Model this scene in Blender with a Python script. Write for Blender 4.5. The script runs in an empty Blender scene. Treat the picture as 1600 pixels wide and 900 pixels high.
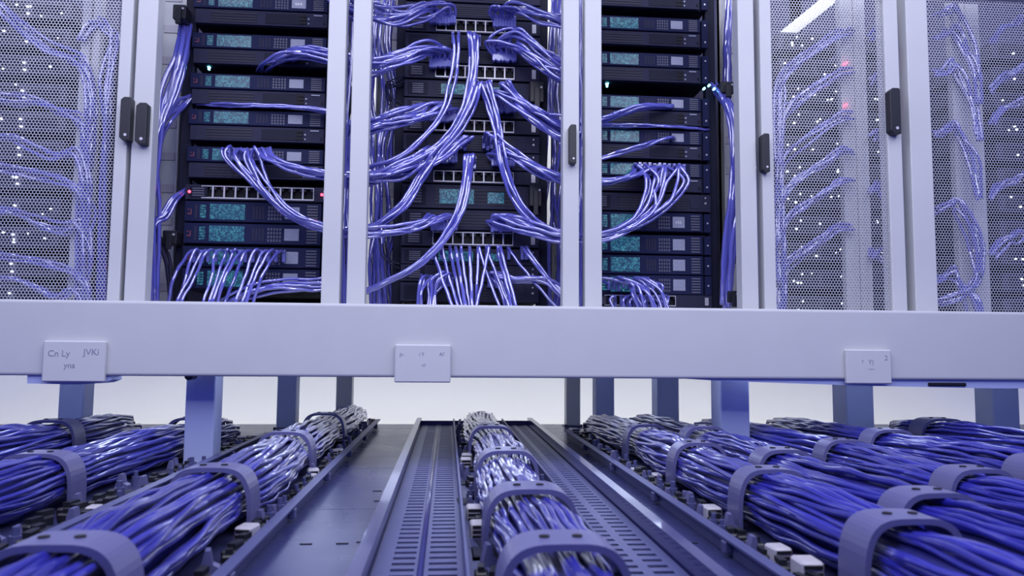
import bpy, math, random
from mathutils import Vector, Matrix

random.seed(7)
scene = bpy.context.scene
COL = scene.collection
R = math.radians

# ------------------------------------------------------------------ camera
FPX = 1200.0
CAM = Vector((0.0, 0.0, 0.35))
ROT = (Matrix.Rotation(-R(4.76), 3, 'Z') @ Matrix.Rotation(R(90 + 4.76), 3, 'X') @ Matrix.Rotation(R(0.45), 3, 'Z'))
cd = bpy.data.cameras.new('camera')
cam = bpy.data.objects.new('camera', cd)
COL.objects.link(cam)
cam.matrix_world = Matrix.Translation(CAM) @ ROT.to_4x4()
cd.sensor_width = 36.0
cd.lens = 36.0 * FPX / 1600.0
cd.clip_start = 0.02
cd.dof.use_dof = True
cd.dof.focus_distance = 2.5
cd.dof.aperture_fstop = 5.0
scene.camera = cam

def P(px, py, Y):
    """World point on the plane y = Y seen at photo pixel (px, py)."""
    d = ROT @ Vector(((px - 800) / FPX, -(py - 450) / FPX, -1.0))
    return CAM + d * (Y / d.y)

# ------------------------------------------------------------------ world, light, exposure
w = bpy.data.worlds.new('room_ambient')
scene.world = w
w.use_nodes = True
bg = w.node_tree.nodes['Background']
bg.inputs[0].default_value = (0.16, 0.20, 1.0, 1)
bg.inputs[1].default_value = 0.50

def area(name, loc, target, sx, sy, energy, color):
    l = bpy.data.lights.new(name, 'AREA')
    l.shape = 'RECTANGLE'; l.size = sx; l.size_y = sy
    l.energy = energy; l.color = color
    o = bpy.data.objects.new(name, l)
    COL.objects.link(o)
    o.location = loc
    o.rotation_euler = (Vector(target) - Vector(loc)).to_track_quat('-Z', 'Y').to_euler()
    return o

def point(name, loc, energy, color, radius=0.02):
    l = bpy.data.lights.new(name, 'POINT')
    l.energy = energy; l.color = color; l.shadow_soft_size = radius
    o = bpy.data.objects.new(name, l)
    COL.objects.link(o)
    o.location = loc
    return o

area('rear_aisle_ceiling_light', (0.3, 3.75, 2.7), (0.3, 4.3, 0.35), 7.0, 0.4, 48, (0.97, 0.98, 0.93))
area('rack_rear_light', (0.1, 3.6, 2.5), (0.1, 3.0, 0.6), 4.5, 0.4, 30, (0.94, 0.96, 1.0))
# unseen light panels added overhead, running away from the viewer: sparkle on the cables that run sideways
for i in range(10):
    area('added_sparkle_panel', (-2.05 + 0.46 * i, 0.9, 2.12), (-2.05 + 0.46 * i, 1.4, 0.0), 0.10, 1.9, 8.8, (0.88, 0.90, 1.0))
# unseen light panels added across the aisle: sparkle on the hanging cables
for (x, y, z) in ((-0.75, 0.2, 1.62), (0.2, 0.2, 1.62), (1.15, 0.2, 1.62)):
    area('added_cross_panel', (x, y, z), (x, 2.4, 0.8), 0.6, 0.16, 4.2, (0.88, 0.90, 1.0))
# unseen lights added under the deck behind the beam, facing the trays: streaks on the bundles on the floor
for (y, z, h, e, k0) in ((2.42, 0.335, 0.11, 0.85, 0.0), (3.45, 0.34, 0.12, 0.22, 0.22)):
    for k in range(9):
        x = -1.75 + 0.46 * k + k0
        area('added_streak_light', (x, y, z), (x, y - 1.0, z - 0.12), 0.26, h, e, (0.62, 0.70, 1.0))

vs = scene.view_settings
vs.view_transform = 'Standard'
vs.look = 'None'
vs.exposure = 0.0
vs.gamma = 1.0
vs.use_curve_mapping = False

# ------------------------------------------------------------------ materials
def mat(name, col, rough=0.5, metal=0.0, coat=0.0, coat_rough=0.05, emis=None, emis_s=0.0, sheen=0.0, spec=0.5, trans=0.0, ior=1.45):
    m = bpy.data.materials.new(name)
    m.use_nodes = True
    b = m.node_tree.nodes['Principled BSDF']
    b.inputs['Base Color'].default_value = (*col, 1)
    b.inputs['Roughness'].default_value = rough
    b.inputs['Metallic'].default_value = metal
    b.inputs['Coat Weight'].default_value = coat
    b.inputs['Coat Roughness'].default_value = coat_rough
    b.inputs['Specular IOR Level'].default_value = spec
    b.inputs['Transmission Weight'].default_value = trans
    b.inputs['IOR'].default_value = ior
    if sheen:
        b.inputs['Sheen Weight'].default_value = sheen
        b.inputs['Sheen Roughness'].default_value = 0.3
        b.inputs['Sheen Tint'].default_value = (0.75, 0.75, 1, 1)
    if emis:
        b.inputs['Emission Color'].default_value = (*emis, 1)
        b.inputs['Emission Strength'].default_value = emis_s
    return m

def N(m, t, **kw):
    n = m.node_tree.nodes.new(t)
    for k, v in kw.items():
        setattr(n, k, v)
    return n

def grain(m, scale=60.0, amount=0.06, bump=0.0, stretch=(1, 1, 1)):
    """Fine procedural grain in colour (and relief) on a material."""
    nt = m.node_tree; b = nt.nodes['Principled BSDF']
    c = list(b.inputs['Base Color'].default_value)
    tc = N(m, 'ShaderNodeTexCoord'); mp = N(m, 'ShaderNodeMapping')
    mp.inputs['Scale'].default_value = stretch
    nz = N(m, 'ShaderNodeTexNoise'); nz.inputs['Scale'].default_value = scale; nz.inputs['Detail'].default_value = 5
    mx = N(m, 'ShaderNodeMix', data_type='RGBA')
    mx.inputs['A'].default_value = (c[0] * (1 - amount), c[1] * (1 - amount), c[2] * (1 - amount), 1)
    mx.inputs['B'].default_value = (min(1, c[0] * (1 + amount)), min(1, c[1] * (1 + amount)), min(1, c[2] * (1 + amount)), 1)
    nt.links.new(tc.outputs['Object'], mp.inputs['Vector'])
    nt.links.new(mp.outputs['Vector'], nz.inputs['Vector'])
    nt.links.new(nz.outputs['Fac'], mx.inputs['Factor'])
    nt.links.new(mx.outputs['Result'], b.inputs['Base Color'])
    if bump:
        bp = N(m, 'ShaderNodeBump'); bp.inputs['Strength'].default_value = bump; bp.inputs['Distance'].default_value = 0.002
        nt.links.new(nz.outputs['Fac'], bp.inputs['Height'])
        nt.links.new(bp.outputs['Normal'], b.inputs['Normal'])
    return m

M = {}
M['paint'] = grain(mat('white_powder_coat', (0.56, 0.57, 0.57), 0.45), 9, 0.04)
M['paint_blue_lit'] = grain(mat('white_coat_blue_light_tint', (0.44, 0.50, 0.76), 0.5), 9, 0.04)  # white paint with the blue light below the beam mixed into its colour
M['plate'] = grain(mat('label_plate_plastic', (0.59, 0.60, 0.60), 0.4), 30, 0.03)
M['ink'] = mat('faded_ink', (0.26, 0.27, 0.36), 0.7)
M['wall'] = grain(mat('wall_plaster', (0.84, 0.84, 0.80), 0.8), 3, 0.03)
M['rear'] = grain(mat('cabinet_rear_panel', (0.11, 0.11, 0.16), 0.6), 6, 0.1)
M['mesh'] = grain(mat('perforated_steel', (0.56, 0.57, 0.62), 0.42, 0.2), 20, 0.06)
M['black'] = grain(mat('black_plastic', (0.015, 0.016, 0.022), 0.4), 80, 0.2)
M['case'] = grain(mat('server_case', (0.012, 0.013, 0.030), 0.55, 0.0, spec=0.2), 40, 0.15)
M['bezel'] = grain(mat('server_bezel', (0.014, 0.018, 0.062), 0.55, 0.0, spec=0.15), 60, 0.12)
M['lower'] = grain(mat('server_lower_panel', (0.032, 0.033, 0.065), 0.6, spec=0.15), 60, 0.15)
M['grille'] = mat('grille_dark', (0.018, 0.018, 0.034), 0.6)
M['tag'] = grain(mat('grey_display_tag', (0.30, 0.32, 0.42), 0.35), 300, 0.35)
M['fin'] = mat('vent_fin', (0.10, 0.10, 0.15), 0.45)
M['portmetal'] = grain(mat('port_frame_metal', (0.55, 0.54, 0.58), 0.4, 0.4), 90, 0.1)
M['hole'] = mat('port_cavity', (0.004, 0.004, 0.007), 0.7)
M['greybox'] = grain(mat('module_grey', (0.026, 0.027, 0.055), 0.55, 0.0, spec=0.2), 50, 0.12)
M['midgrey'] = grain(mat('grey_equipment', (0.09, 0.09, 0.13), 0.5, 0.1), 30, 0.2)
M['clamp'] = grain(mat('clamp_plastic', (0.12, 0.12, 0.26), 0.35, spec=0.4), 25, 0.08)
M['ivory'] = grain(mat('ivory_connector', (0.46, 0.44, 0.48), 0.4), 60, 0.1)
M['traymetal'] = grain(mat('tray_steel', (0.085, 0.092, 0.22), 0.42, 0.1, spec=0.35), 14, 0.12)
M['trayfloor'] = grain(mat('tray_floor_steel', (0.06, 0.065, 0.17), 0.35, 0.3), 22, 0.2)
M['acryl'] = mat('smoked_rail_plastic', (0.035, 0.035, 0.15), 0.25, 0.0, coat=0.3)
M['red'] = mat('red_led', (0.6, 0.02, 0.03), 0.3, emis=(1, 0.05, 0.10), emis_s=6.0)
M['dimred'] = mat('red_mark', (0.16, 0.04, 0.07), 0.5)
M['white_glow'] = mat('glint_glow', (0.8, 0.85, 1), 0.3, emis=(0.85, 0.9, 1), emis_s=5.0)
M['tealled'] = mat('teal_led', (0.2, 0.8, 0.9), 0.3, emis=(0.25, 0.85, 1.0), emis_s=4.0)
M['tube'] = mat('fluorescent_tube', (0.9, 0.9, 0.9), 0.3, emis=(0.95, 0.97, 1.0), emis_s=0.9)
M['plug'] = mat('plug_boot', (0.19, 0.20, 0.58), 0.22, coat=0.5)

def cable_mat(name, col, r2, bumpy, coat=1.0):
    m = mat(name, col, 0.32, 0.0, coat=coat, coat_rough=0.07, sheen=0.12, spec=0.25)
    nt = m.node_tree; b = nt.nodes['Principled BSDF']
    oi = N(m, 'ShaderNodeObjectInfo')
    mx = N(m, 'ShaderNodeMix', data_type='RGBA')
    mx.inputs['A'].default_value = (*col, 1); mx.inputs['B'].default_value = (*r2, 1)
    nt.links.new(oi.outputs['Random'], mx.inputs['Factor'])
    nt.links.new(mx.outputs['Result'], b.inputs['Base Color'])
    b.inputs['Coat IOR'].default_value = bumpy
    return m
M['cable'] = cable_mat('blue_patch_cable', (0.085, 0.085, 0.47), (0.15, 0.15, 0.60), 2.9)
M['bundle'] = cable_mat('deep_blue_cable', (0.014, 0.014, 0.24), (0.034, 0.034, 0.38), 1.5, 0.85)
M['core'] = mat('bundle_core_blue', (0.02, 0.02, 0.18), 0.5)
M['wire'] = mat('black_wire', (0.02, 0.02, 0.05), 0.35)

def teal_display():
    m = mat('teal_matrix_screen', (0.02, 0.05, 0.08), 0.25)
    nt = m.node_tree; b = nt.nodes['Principled BSDF']
    tc = N(m, 'ShaderNodeTexCoord'); oi = N(m, 'ShaderNodeObjectInfo')
    sc = N(m, 'ShaderNodeVectorMath', operation='SCALE'); sc.inputs['Scale'].default_value = 215
    fl = N(m, 'ShaderNodeVectorMath', operation='FLOOR')
    wn = N(m, 'ShaderNodeTexWhiteNoise', noise_dimensions='4D')
    nz = N(m, 'ShaderNodeTexNoise'); nz.inputs['Scale'].default_value = 70
    mul = N(m, 'ShaderNodeMath', operation='MULTIPLY')
    rp = N(m, 'ShaderNodeValToRGB')
    e = rp.color_ramp.elements
    e[0].position = 0.12; e[0].color = (0.012, 0.05, 0.11, 1)
    e[1].position = 0.62; e[1].color = (0.10, 0.42, 0.56, 1)
    k = rp.color_ramp.elements.new(0.30); k.color = (0.03, 0.19, 0.29, 1)
    nt.links.new(tc.outputs['Object'], sc.inputs[0]); nt.links.new(sc.outputs[0], fl.inputs[0])
    nt.links.new(fl.outputs[0], wn.inputs['Vector']); nt.links.new(oi.outputs['Random'], wn.inputs['W'])
    nt.links.new(tc.outputs['Object'], nz.inputs['Vector'])
    nt.links.new(wn.outputs['Value'], mul.inputs[0]); nt.links.new(nz.outputs['Fac'], mul.inputs[1])
    nt.links.new(mul.outputs[0], rp.inputs['Fac'])
    nt.links.new(rp.outputs['Color'], b.inputs['Emission Color'])
    b.inputs['Emission Strength'].default_value = 0.50
    return m
M['screen'] = teal_display()

def floor_mat():
    m = mat('glossy_floor_panel', (0.036, 0.041, 0.130), 0.34, 0.0, spec=0.3)
    nt = m.node_tree; b = nt.nodes['Principled BSDF']
    tc = N(m, 'ShaderNodeTexCoord')
    nz = N(m, 'ShaderNodeTexNoise'); nz.inputs['Scale'].default_value = 6; nz.inputs['Detail'].default_value = 6
    rp = N(m, 'ShaderNodeMapRange'); rp.inputs['To Min'].default_value = 0.22; rp.inputs['To Max'].default_value = 0.34
    nt.links.new(tc.outputs['Object'], nz.inputs['Vector']); nt.links.new(nz.outputs['Fac'], rp.inputs['Value'])
    nt.links.new(rp.outputs['Result'], b.inputs['Roughness'])
    return m
M['floor'] = floor_mat()

# ------------------------------------------------------------------ mesh helpers
class MB:
    def __init__(s):
        s.v = []; s.f = []
    def quad(s, a, b, c, d):
        n = len(s.v); s.v += [tuple(a), tuple(b), tuple(c), tuple(d)]; s.f.append((n, n + 1, n + 2, n + 3))
    def box(s, x0, x1, y0, y1, z0, z1, c=0.0):
        n = len(s.v)
        if c <= 0:
            s.v += [(x0, y0, z0), (x1, y0, z0), (x1, y1, z0), (x0, y1, z0), (x0, y0, z1), (x1, y0, z1), (x1, y1, z1), (x0, y1, z1)]
            s.f += [tuple(n + i for i in q) for q in ((0, 3, 2, 1), (4, 5, 6, 7), (0, 1, 5, 4), (1, 2, 6, 5), (2, 3, 7, 6), (3, 0, 4, 7))]
            return
        # box with chamfered edges: three vertices per corner
        idx = {}
        for i, (x, sx) in enumerate(((x0, 1), (x1, -1))):
            for j, (y, sy) in enumerate(((y0, 1), (y1, -1))):
                for k, (z, sz) in enumerate(((z0, 1), (z1, -1))):
                    idx[i, j, k] = len(s.v)
                    s.v += [(x, y + sy * c, z + sz * c), (x + sx * c, y, z + sz * c), (x + sx * c, y + sy * c, z)]
        def V(i, j, k, a): return idx[i, j, k] + a
        F = []
        for i in (0, 1):
            F.append([V(i, 0, 0, 0), V(i, 1, 0, 0), V(i, 1, 1, 0), V(i, 0, 1, 0)][::(1 if i else -1)])
            F.append([V(0, i, 0, 1), V(1, i, 0, 1), V(1, i, 1, 1), V(0, i, 1, 1)][::(-1 if i else 1)])
            F.append([V(0, 0, i, 2), V(1, 0, i, 2), V(1, 1, i, 2), V(0, 1, i, 2)][::(1 if i else -1)])
        for i in (0, 1):
            for j in (0, 1):
                F.append([V(i, j, 0, 0), V(i, j, 0, 1), V(i, j, 1, 1), V(i, j, 1, 0)][::(1 if i == j else -1)])
                F.append([V(i, 0, j, 0), V(i, 0, j, 2), V(i, 1, j, 2), V(i, 1, j, 0)][::(-1 if i == j else 1)])
                F.append([V(0, i, j, 1), V(0, i, j, 2), V(1, i, j, 2), V(1, i, j, 1)][::(1 if i == j else -1)])
                for k in (0, 1):
                    F.append([V(i, j, k, 0), V(i, j, k, 1), V(i, j, k, 2)][::(-1 if (i + j + k) % 2 == 0 else 1)])
        s.f += [tuple(q) for q in F]
    def prism(s, pts, axis, a, b):
        """Extrude a closed 2D outline along 'x', 'y' or 'z' from a to b."""
        n = len(s.v); k = len(pts)
        def mk(p, t):
            return {'x': (t, p[0], p[1]), 'y': (p[0], t, p[1]), 'z': (p[0], p[1], t)}[axis]
        s.v += [mk(p, a) for p in pts] + [mk(p, b) for p in pts]
        s.f.append(tuple(n + i for i in range(k))[::-1]); s.f.append(tuple(n + k + i for i in range(k)))
        for i in range(k):
            j = (i + 1) % k
            s.f.append((n + i, n + j, n + k + j, n + k + i))
    def cyl(s, c, axis, r, a, b, n=10):
        pts = [(c[0] + r * math.cos(2 * math.pi * i / n), c[1] + r * math.sin(2 * math.pi * i / n)) for i in range(n)]
        s.prism(pts, axis, a, b)
    def tube(s, path, r, n=6):
        base = len(s.v); m = len(path)
        up = Vector((0.13, 0.31, 0.94))
        for i, p in enumerate(path):
            t = (path[min(i + 1, m - 1)] - path[max(i - 1, 0)])
            if t.length < 1e-9: t = Vector((0, 1, 0))
            t.normalize()
            u = up - t * up.dot(t)
            if u.length < 1e-3: u = t.orthogonal()
            u.normalize(); up = u
            v = t.cross(u)
            rr = r[i] if isinstance(r, list) else r
            for k in range(n):
                a = 2 * math.pi * k / n
                q = p + u * (rr * math.cos(a)) + v * (rr * math.sin(a))
                s.v.append((q.x, q.y, q.z))
        for i in range(m - 1):
            for k in range(n):
                k2 = (k + 1) % n
                s.f.append((base + i * n + k, base + i * n + k2, base + (i + 1) * n + k2, base + (i + 1) * n + k))
        s.f.append(tuple(base + k for k in range(n))[::-1])
        s.f.append(tuple(base + (m - 1) * n + k for k in range(n)))
    def mesh(s, name, material, smooth=False):
        me = bpy.data.meshes.new(name)
        me.from_pydata(s.v, [], s.f)
        me.materials.append(material)
        if smooth:
            me.polygons.foreach_set('use_smooth', [True] * len(me.polygons))
        me.update()
        return me
    def build(s, name, material, parent=None, smooth=False, loc=None, bevel=0.0):
        o = bpy.data.objects.new(name, s.mesh(name, material, smooth))
        COL.objects.link(o)
        if parent: o.parent = parent
        if loc: o.location = loc
        if bevel:
            b = o.modifiers.new('edge', 'BEVEL'); b.width = bevel; b.segments = 3; b.limit_method = 'ANGLE'
        return o

def link(name, me, parent=None, loc=None):
    o = bpy.data.objects.new(name, me)
    COL.objects.link(o)
    if parent: o.parent = parent
    if loc: o.location = loc
    return o

def tag(o, label, cat, group=None):
    o['label'] = label; o['category'] = cat
    if group: o['group'] = group
    return o

def thing(name, label, cat, loc=(0, 0, 0), group=None):
    o = bpy.data.objects.new(name, None)
    COL.objects.link(o)
    o.location = loc
    o.empty_display_size = 0.05
    return tag(o, label, cat, group)

KIDS = {}
def dup(root, loc, label, group=None):
    r = root.copy(); COL.objects.link(r); r.location = loc; r['label'] = label
    if group: r['group'] = group
    for ch in KIDS.setdefault(root.name, list(root.children)):
        c = ch.copy(); COL.objects.link(c); c.parent = r
        for g in KIDS.setdefault(ch.name, list(ch.children)):
            d = g.copy(); COL.objects.link(d); d.parent = c
    return r

def catmull(pts, per=6):
    out = []
    n = len(pts)
    for i in range(n - 1):
        p0, p1, p2, p3 = pts[max(i - 1, 0)], pts[i], pts[i + 1], pts[min(i + 2, n - 1)]
        for k in range(per):
            t = k / per
            out.append(0.5 * ((2 * p1) + (p2 - p0) * t + (2 * p0 - 5 * p1 + 4 * p2 - p3) * t * t + (3 * p1 - p0 - 3 * p2 + p3) * t ** 3))
    out.append(pts[-1].copy())
    return out

# ------------------------------------------------------------------ setting
def struct(o):
    o['kind'] = 'structure'
    return o

fl = struct(bpy.data.objects.new('floor', None)); COL.objects.link(fl)
mb = MB(); mb.box(-0.299, 0.299, -0.299, 0.299, -0.02, 0.0, 0.0015)
tile_me = mb.mesh('floor_panel', M['floor'])
for i in range(-7, 9):
    for j in range(-1, 13):
        link('floor_panel', tile_me, fl, (0.15 + 0.6 * i, 0.26 + 0.6 * j, 0))
mb = MB(); mb.box(-4.2, 5.2, -0.8, 8.2, -0.05, -0.021); mb.build('subfloor', M['trayfloor'], fl)
# small dark scuffs in the open lanes between the trays
for (x, y) in ((-0.250, 1.45), (-0.185, 1.45), (-0.15, 1.46), (-0.155, 1.85), (-0.17, 1.98), (0.455, 1.42), (0.40, 1.42)):
    mb = MB(); mb.box(-0.011, 0.011, -0.003, 0.003, 0, 0.0012)
    o = mb.build('scuff_mark', M['hole'], fl, loc=(x, y, 0.0))
mb = MB()
prof = [(4.42, -0.02), (3.74, -0.02), (3.74, 0.001)] + [(3.74 + 0.56 * math.sin(a), 0.001 + 0.50 * (1 - math.cos(a))) for a in [math.pi / 2 * k / 60 for k in range(1, 61)]] + [(4.30, 4.8), (4.42, 4.8)]
mb.prism(prof, 'x', -5, 6); struct(mb.build('wall_back', M['wall']))   # white wall; coved foot added for the bright fade into the floor

# ------------------------------------------------------------------ deck, beam, pedestals
BZ1 = P(700, 476, 2.2).z
BZ0 = P(700, 590, 2.2).z
mb = MB(); mb.box(-2.6, 2.9, 2.31, 3.72, BZ1 - 0.035, BZ1 - 0.004)
struct(mb.build('trim_1', M['paint']))   # the raised deck the racks stand on

beam = thing('steel_beam', 'long white steel beam running across below the racks', 'beam', (0, 2.2, BZ0))
mb = MB(); mb.box(-2.6, 2.9, 0.0, 0.1, 0.0, BZ1 - BZ0); mb.build('web', M['paint'], beam, bevel=0.008)
mb = MB()
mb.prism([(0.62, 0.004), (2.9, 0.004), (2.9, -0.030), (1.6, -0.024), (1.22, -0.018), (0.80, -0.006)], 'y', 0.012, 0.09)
mb.build('lower_flange', M['paint_blue_lit'], beam)
mb = MB(); mb.box(1.44, 1.56, 0.006, 0.012, -0.018, -0.008, 0.002); mb.build('slot', M['hole'], beam)
mb = MB()
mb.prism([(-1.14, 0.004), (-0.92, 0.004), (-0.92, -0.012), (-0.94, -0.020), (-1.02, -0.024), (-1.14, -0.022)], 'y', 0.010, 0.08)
mb.build('bracket', M['paint_blue_lit'], beam)
mb = MB(); mb.cyl((-0.72, 0.000), 'y', 0.012, 0.03, 0.07, 14); mb.build('bolt_head', M['black'], beam)

def text_mesh(txt, size):
    c = bpy.data.curves.new('text', 'FONT'); c.body = txt; c.size = size; c.extrude = 0.0003
    c.align_x = 'CENTER'
    o = bpy.data.objects.new('text', c); COL.objects.link(o)
    dg = bpy.context.evaluated_depsgraph_get(); dg.update()
    me = bpy.data.meshes.new_from_object(o.evaluated_get(dg))
    bpy.data.objects.remove(o); bpy.data.curves.remove(c)
    me.materials.clear(); me.materials.append(M['ink'])
    return me

def plate(x0, x1, y0, y1, label, lines):
    a = P(x0, y0, 2.185); b = P(x1, y1, 2.185)
    t = thing('label_plate', label, 'sign', ((a.x + b.x) / 2, 2.2, b.z))
    wd, ht = b.x - a.x, a.z - b.z
    mb = MB(); mb.box(-wd / 2, wd / 2, -0.016, 0.0, 0, ht, 0.003); mb.build('plate', M['plate'], t)
    for (s, dx, fz, size) in lines:
        o = link('lettering', text_mesh(s, size), t, (dx * wd, -0.0163, fz * ht))
        o.rotation_euler = (math.pi / 2, 0, 0)
    return t
plate(68, 162, 532, 597, 'white name plate near the left end of the beam', [("Cn Ly", -0.24, 0.62, 0.024), ("JVKi", 0.28, 0.66, 0.024), ("yna", -0.06, 0.34, 0.022)])
plate(617, 704, 538, 598, 'white name plate near the middle of the beam', [("Jn .", -0.36, 0.70, 0.013), ("I T", -0.02, 0.70, 0.013), ("AI'", 0.34, 0.71, 0.014), ("ur", 0.02, 0.43, 0.013)])
plate(1322, 1394, 546, 600, 'white name plate near the right end of the beam', [("r", -0.14, 0.62, 0.016), ("Y)", 0.04, 0.58, 0.018), ("2", 0.38, 0.70, 0.020), ("----", 0.05, 0.40, 0.014)])

leg_specs = [(92, 131, 2.75, 'pedestal under the left name plate'), (290, 336, 2.32, 'thick blue-lit pedestal standing between the left cable bundles'),
             (433, 463, 3.5, 'mid-size pedestal behind the second cable bundle left of the center tray'), (525, 550, 3.62, 'pale thin pedestal behind the far end of the left cable bundle'),
             (885, 907, 3.62, 'palest thin pedestal, first one right of the center tray'), (931, 960, 3.5, 'second pedestal right of the center tray, behind a bundle end'),
             (1027, 1061, 3.25, 'third pedestal right of the center tray'), (1126, 1171, 2.36, 'thick blue-lit pedestal standing in the right cable bundles'),
             (1322, 1365, 2.75, 'blue-lit pedestal under the right name plate'), (1551, 1592, 2.75, 'grey pedestal nearest the right end of the beam')]
for (x0, x1, Y, lab) in leg_specs:
    a = P(x0, 610, Y); b = P(x1, 610, Y); wd = b.x - a.x
    t = thing('floor_pedestal', 'white square steel ' + lab, 'pedestal', ((a.x + b.x) / 2, Y, 0))
    top = BZ1 - 0.036
    if x0 == 290: t.location.z = 0.0115; top -= 0.0115
    mb = MB(); mb.box(-wd / 2, wd / 2, 0, wd, 0.006, top); mb.build('column', M['paint' if 'pale' in lab else 'paint_blue_lit'], t, bevel=0.005)  # blue light is in the column colour, except on the pale far ones
    mb = MB(); mb.box(-wd * 0.62, wd * 0.62, -wd * 0.12, wd * 1.12, 0, 0.006, 0.001); mb.build('base_plate', M['traymetal'], t)
    for sx in (-1, 1):
        mb = MB(); mb.cyl((sx * wd * 0.55, -wd * 0.06), 'z', 0.006, 0.006, 0.012, 8); mb.build('bolt', M['black'], t)

# ------------------------------------------------------------------ trays and bundles on the floor
mb = MB(); mb.box(-0.014, 0.014, -0.018, 0.018, 0, 0.030, 0.003); me_conn = mb.mesh('connector_block', M['ivory'])
mb = MB()
for k in range(3): mb.box(-0.011, 0.011, -0.0195, -0.0175, 0.006 + 0.008 * k, 0.010 + 0.008 * k)
me_slit = mb.mesh('slit', M['hole'])
mb = MB(); mb.box(-0.012, 0.012, -0.016, 0.016, 0, 0.018, 0.003); mb.box(-0.006, 0.006, -0.006, 0.022, 0.018, 0.026); me_latch = mb.mesh('latch', M['black'])
mb = MB(); mb.cyl((0, 0), 'z', 0.009, 0, 0.022, 10); mb.cyl((0, 0), 'z', 0.005, 0.022, 0.034, 8); me_term = mb.mesh('terminal_post', M['traymetal'])
mb = MB(); mb.prism([(-0.012, 0), (0.012, 0), (0.012, 0.012), (0.004, 0.016), (0.0, 0.034), (-0.006, 0.034), (-0.012, 0.01)], 'y', -0.010, 0.010); me_clip = mb.mesh('retaining_clip', M['clamp'])
mb = MB(); mb.box(-0.016, 0.016, -0.03, 0.03, 0, 0.009, 0.002); me_module = mb.mesh('small_module', M['greybox'])

def arch(half, height, th, wy):
    """Bridge-shaped cable clamp: flat-topped arch with two feet."""
    mb = MB(); n = 26
    def pr(hw, h):
        return [(hw * math.copysign(abs(math.cos(a)) ** 0.55, math.cos(a)), h * abs(math.sin(a)) ** 0.5) for a in [math.pi * i / n for i in range(n + 1)]]
    outer = pr(half + th, height + th); inner = pr(half, height)
    pts = outer + inner[::-1]
    b = len(mb.v); m = len(outer)
    for y in (-wy / 2, wy / 2):
        mb.v += [(p[0], y, p[1]) for p in outer] + [(p[0], y, p[1]) for p in inner]
    for i in range(m - 1):
        o0, o1, i0, i1 = b + i, b + i + 1, b + m + i, b + m + i + 1
        q = 2 * m
        mb.f += [(o0, o1, i1, i0), (o0 + q, i0 + q, i1 + q, o1 + q), (o0, o0 + q, o1 + q, o1), (i0, i1, i1 + q, i0 + q)]
    for sx in (-1, 1):
        x = sx * (half + th / 2)
        mb.box(min(x, x + sx * 0.022), max(x, x + sx * 0.022), -wy / 2, wy / 2, 0, 0.006, 0.001)
    return mb

def bundle(label, X, y0, y1, hw=0.066, zc=0.068, hz=0.056, n=34, clamps=(), seed=0, curl=True, drift=0.0):
    rnd = random.Random(seed)
    t = thing('cable_bundle', label, 'cable bundle', (X, y0, 0.012), 'tied cable bundles lying in the floor trays')
    def env(y):
        e = 1.0
        for c in clamps:
            e -= 0.14 * math.exp(-((y - c) / 0.07) ** 2)
        return e + 0.05 * math.sin(y * 9 + seed)
    m = max(10, int((y1 - y0) / 0.030))
    ys = [y0 + (y1 - y0) * i / m for i in range(m + 1)]
    core = MB()
    core.tube([Vector((0.008 * math.sin(y * 5 + seed) + drift * (y - y0), y - y0, (zc - 0.012) * (1 - 0.16 * max(0, min(1.6, y - 2.0))))) for y in ys], [0.86 * hz * env(y) * 0.95 for y in ys], 12)
    core.build('bundle_core', M['core'], t, True)
    for i in range(n):
        a0 = 2 * math.pi * i / n + rnd.uniform(-0.08, 0.08)
        rr = rnd.choice((0.98, 1.0, 0.9, 0.93))
        ph = rnd.uniform(0, 6.28); fr = rnd.uniform(5, 11); am = rnd.uniform(0.02, 0.07)
        ph2 = rnd.uniform(0, 6.28); fr2 = rnd.uniform(3, 7); tw = rnd.uniform(0.15, 0.4)
        end = rnd.uniform(0.0, 0.10); fr3 = rnd.uniform(25, 48)
        pts = []
        for y in ys:
            a = a0 + tw * math.sin(fr2 * y + ph2) * 0.5 + 0.35 * (y - y0)
            e = env(y) * (rr + am * math.sin(fr * y + ph) + 0.045 * math.sin(fr3 * y + ph2))
            pts.append(Vector((hw * e * math.cos(a) + drift * (y - y0) + 0.008 * math.sin(y * 5 + seed), y - y0, (zc - 0.012 + hz * e * math.sin(a)) * (1 - 0.16 * max(0, min(1.6, y - 2.0))))))
        if curl:   # the strands bend down and end at the far end of the tray
            k = pts[-1]
            pts.append(Vector((k.x * 0.95, k.y + 0.05 + end, k.z * 0.86)))
            pts.append(Vector((k.x * 0.9, k.y + 0.07 + end, k.z * 0.55)))
        mb = MB(); mb.tube(pts, 0.0052 + rnd.uniform(-0.0008, 0.0010), 6)
        mb.build('cable', M['bundle'], t, True)
    return t

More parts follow.
